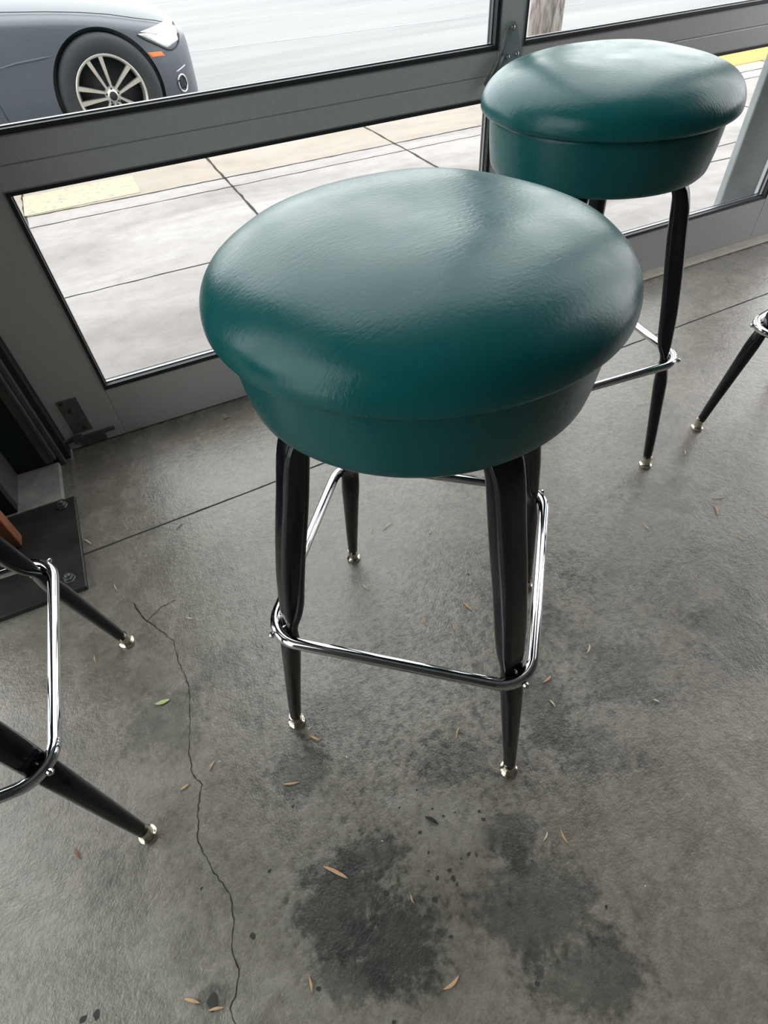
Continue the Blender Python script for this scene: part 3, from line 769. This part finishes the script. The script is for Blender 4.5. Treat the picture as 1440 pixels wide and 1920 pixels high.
DEB = [
    (-0.0598, 0.2146, -0.0320, 0.1834, 0.0052, 'tan', 'largest tan dry leaflet, lying on the dark floor patch'),
    (0.0355, 0.0104, 0.0607, 0.0138, 0.0045, 'tan', 'plump tan dry leaflet near the bottom edge, lower right of the dark patch'),
    (-0.1253, 0.1011, -0.1272, 0.0834, 0.0032, 'tan', 'upright tan leaflet sliver at the lower left of the dark patch'),
    (0.0441, 0.1251, 0.0436, 0.1122, 0.0024, 'tan', 'small tan sliver in the middle of the dark patch among oil drips'),
    (0.2605, 0.0972, 0.2731, 0.1049, 0.0024, 'straw', 'shorter of the two pale slivers lying side by side right of the front stool foot'),
    (0.2933, 0.0983, 0.2922, 0.0769, 0.0032, 'tan', 'longer of the two slivers lying side by side right of the front stool foot'),
    (-0.0785, 0.3552, -0.0522, 0.3460, 0.0036, 'tan', 'tan leaflet lying level below the centre stool front left foot'),
    (0.2189, 0.2912, 0.2343, 0.3063, 0.0030, 'tan', 'tan sliver between the two front feet of the centre stool, nearer the right'),
    (-0.0090, 0.4107, 0.0045, 0.3957, 0.0040, 'tan', 'short tan leaflet just below right of the front left stool foot'),
    (-0.0107, 0.4200, 0.0004, 0.4251, 0.0018, 'straw', 'thin pale sliver touching distance from the front left stool foot'),
    (0.3717, 0.5272, 0.3770, 0.5001, 0.0034, 'tan', 'tan leaflet highest of the three under the centre stool'),
    (0.2835, 0.5326, 0.2775, 0.5122, 0.0028, 'tan', 'tan sliver leftmost of the three under the centre stool'),
    (0.3271, 0.4895, 0.3221, 0.4745, 0.0028, 'tan', 'small tan sliver lowest of the three under the centre stool'),
    (0.5210, 0.3201, 0.5377, 0.3330, 0.0036, 'straw', 'yellowish sliver standing out right of the chrome ring corner'),
    (0.4117, 0.3091, 0.4337, 0.3132, 0.0040, 'tan', 'orange tan leaflet beside the right front corner of the chrome ring'),
    (0.4034, 0.2769, 0.4044, 0.2610, 0.0032, 'straw', 'pale leaflet just below the orange one right of the front stool leg'),
    (0.5673, 0.1957, 0.5748, 0.1854, 0.0030, 'straw', 'pale sliver alone on the grey floor at the lower right'),
    (0.8360, 0.5169, 0.8364, 0.4972, 0.0024, 'straw', 'pale needle left of the pair of slivers at the right side'),
    (1.0306, 0.5063, 1.0552, 0.4951, 0.0022, 'straw', 'thin pale needle lying level, upper of the pair at the right side'),
    (1.0171, 0.4886, 0.9996, 0.4626, 0.0040, 'tan', 'tan sliver below the level needle at the right side'),
    (0.9930, 0.3971, 0.9953, 0.3807, 0.0016, 'straw', 'thin pale needle near the right edge below the pair'),
    (1.0885, 0.4468, 1.0928, 0.4058, 0.0010, 'straw', 'hair thin curved fibre running to the right edge'),
    (1.0972, 0.6595, 1.0853, 0.6456, 0.0030, 'straw', 'tiny pale sliver between the two right hand stool feet'),
    (0.3072, 0.7789, 0.3339, 0.7887, 0.0020, 'straw', 'pale needle behind the centre stool, right of its back foot'),
    (0.2850, 0.7961, 0.2801, 0.7824, 0.0012, 'straw', 'tiny pale fibre left of the needle behind the centre stool'),
    (0.2030, 0.6656, 0.2105, 0.6433, 0.0022, 'straw', 'pale needle just below the back foot of the centre stool'),
    (0.3971, 0.7224, 0.4032, 0.7209, 0.0026, 'straw', 'tiny pale chip behind the centre stool near its right leg'),
    (-0.1275, 1.0108, -0.1106, 1.0245, 0.0018, 'darkleaf', 'dark curled fibre by the saw cut joint on the left'),
    (-0.1863, 0.4321, -0.1738, 0.4446, 0.0034, 'tan', 'upper of the two tan leaflets beside the crack'),
    (-0.2388, 0.4238, -0.2226, 0.4271, 0.0036, 'tan', 'lower of the two tan leaflets, lying left of the crack'),
    (-0.2883, 0.1531, -0.2693, 0.1393, 0.0040, 'tan', 'upper tan leaflet near the bottom left beside a dark blotch'),
    (-0.2605, 0.1267, -0.2405, 0.1208, 0.0034, 'tan', 'lower tan leaflet near the bottom left lying over a dark blotch'),
    (-0.4102, 0.4111, -0.4029, 0.3920, 0.0026, 'redleaf', 'dull reddish sliver on the bright floor at the lower left'),
    (-0.3442, 0.7556, -0.3432, 0.7357, 0.0020, 'tan', 'faint tan sliver right of the left stool chrome ring'),
    (-0.1588, 0.7597, -0.1437, 0.7463, 0.0022, 'straw', 'pale needle right of the top of the crack'),
    (-0.2838, 0.9166, -0.2796, 0.8955, 0.0018, 'straw', 'pale curved fibre below the bolted base plate corner'),
    (-0.3338, 1.0864, -0.3179, 1.0617, 0.0032, 'straw', 'yellowish sliver lying against the side of the bolted base plate'),
    (0.0797, 1.3638, 0.1001, 1.3635, 0.0016, 'darkleaf', 'dark curled fibre close to the window frame on the left'),
]
CRUMBS = [
    (0.0347, 0.3484, 0.0015, 'white crumb below the centre stool between its front feet'),
    (-0.1665, 0.4400, 0.0011, 'tiny white crumb right of the upper leaflet beside the crack'),
    (0.3588, -0.0151, 0.0009, 'tiny white speck on the greenish floor at the lower right'),
    (0.7891, 0.4313, 0.0015, 'small glinting white chip on the floor at the right'),
    (0.0360, 0.2064, 0.0010, 'tiny pale chip at the top of the dark floor patch'),
    (1.5139, 0.8862, 0.0017, 'white crumb beside the leg of the right edge stool'),
]
BIGL = [(-0.2498,0.5955,-0.2234,0.5926,.0085,"greenleaf","small pale green oval leaf on the floor left of the crack","small_leaf"),(0.1120,0.2071,0.1260,0.1883,.006,"darkleaf","dark curled leaf lying below the front right foot of the centre stool","small_leaf")]

def sliver(x0, y0, x1, y1, wd, m, lab, name='dry_leaflet', cat='leaflet', grp='dry leaflets and needles scattered on the floor'):
    L = math.hypot(x1-x0, y1-y0); an = math.atan2(y1-y0, x1-x0)
    bm = bmesh.new(); n = 9; rings = []; bend = random.uniform(-.10, .10)*L; lift = random.uniform(.0012, .0026)
    for i in range(n):
        t = i/(n-1); s = math.sin(PI*min(1, max(0, t*.94+.03)))**.75
        cx = (t-.5)*L; cy = bend*math.sin(PI*t); cz = .0009+lift*math.sin(PI*t)
        w2 = max(.0003, wd/2*s)
        rings.append([Vector((cx, cy+w2*math.cos(a), max(.0001, cz+.0007*math.sin(a)+.0010*abs(math.cos(a))*min(1, wd/.003)))) for a in [2*PI*k/8 for k in range(8)]])
    loft(bm, rings)
    o = obj(name, bm, M[m]); o.location = ((x0+x1)/2, (y0+y1)/2, .0002); o.rotation_euler = (0, 0, an)
    tag(o, lab, cat, grp)
for d in DEB: sliver(*d)
for d in BIGL: sliver(*d, cat='leaf', grp=None)
for x, y, r, lab in CRUMBS:
    bm = bmesh.new(); bmesh.ops.create_icosphere(bm, subdivisions=2, radius=r)
    for v in bm.verts: v.co *= 1+.35*noise.noise(v.co*900+Vector((x*50, y*50, 0))); v.co.z *= .6
    o = obj('crumb', bm, M['crumb'], smooth=False); o.location = (x, y, r*.6); tag(o, lab, 'crumb', 'white crumbs on the floor')

# ------------------------------------------------------------------ light
w = bpy.data.worlds.new('World'); sc.world = w; w.use_nodes = True
nt = w.node_tree; bg = nt.nodes['Background']
tc = nd(nt, 'ShaderNodeTexCoord'); sp = nd(nt, 'ShaderNodeSeparateXYZ'); nt.links.new(tc.outputs['Generated'], sp.inputs[0])
rp = ramp(nt, sp.outputs[2], [(0.0, (.86, .87, .89)), (.35, (.96, .97, .98)), (1.0, (1.0, 1.0, 1.0))])
nt.links.new(rp.outputs[0], bg.inputs[0]); bg.inputs[1].default_value = 1.15
def area(name, loc, rot, sx, sy, power, col=(1, 1, 1)):
    l = bpy.data.lights.new(name, 'AREA'); l.shape = 'RECTANGLE'; l.size = sx; l.size_y = sy; l.energy = power; l.color = col
    o = bpy.data.objects.new(name, l); C.objects.link(o); o.location = loc; o.rotation_euler = rot; return o
#LIGHTS
vs = sc.view_settings
vs.view_transform = 'Standard'; vs.look = 'None'; vs.gamma = 1; vs.use_curve_mapping = False
vs.exposure = 1.75
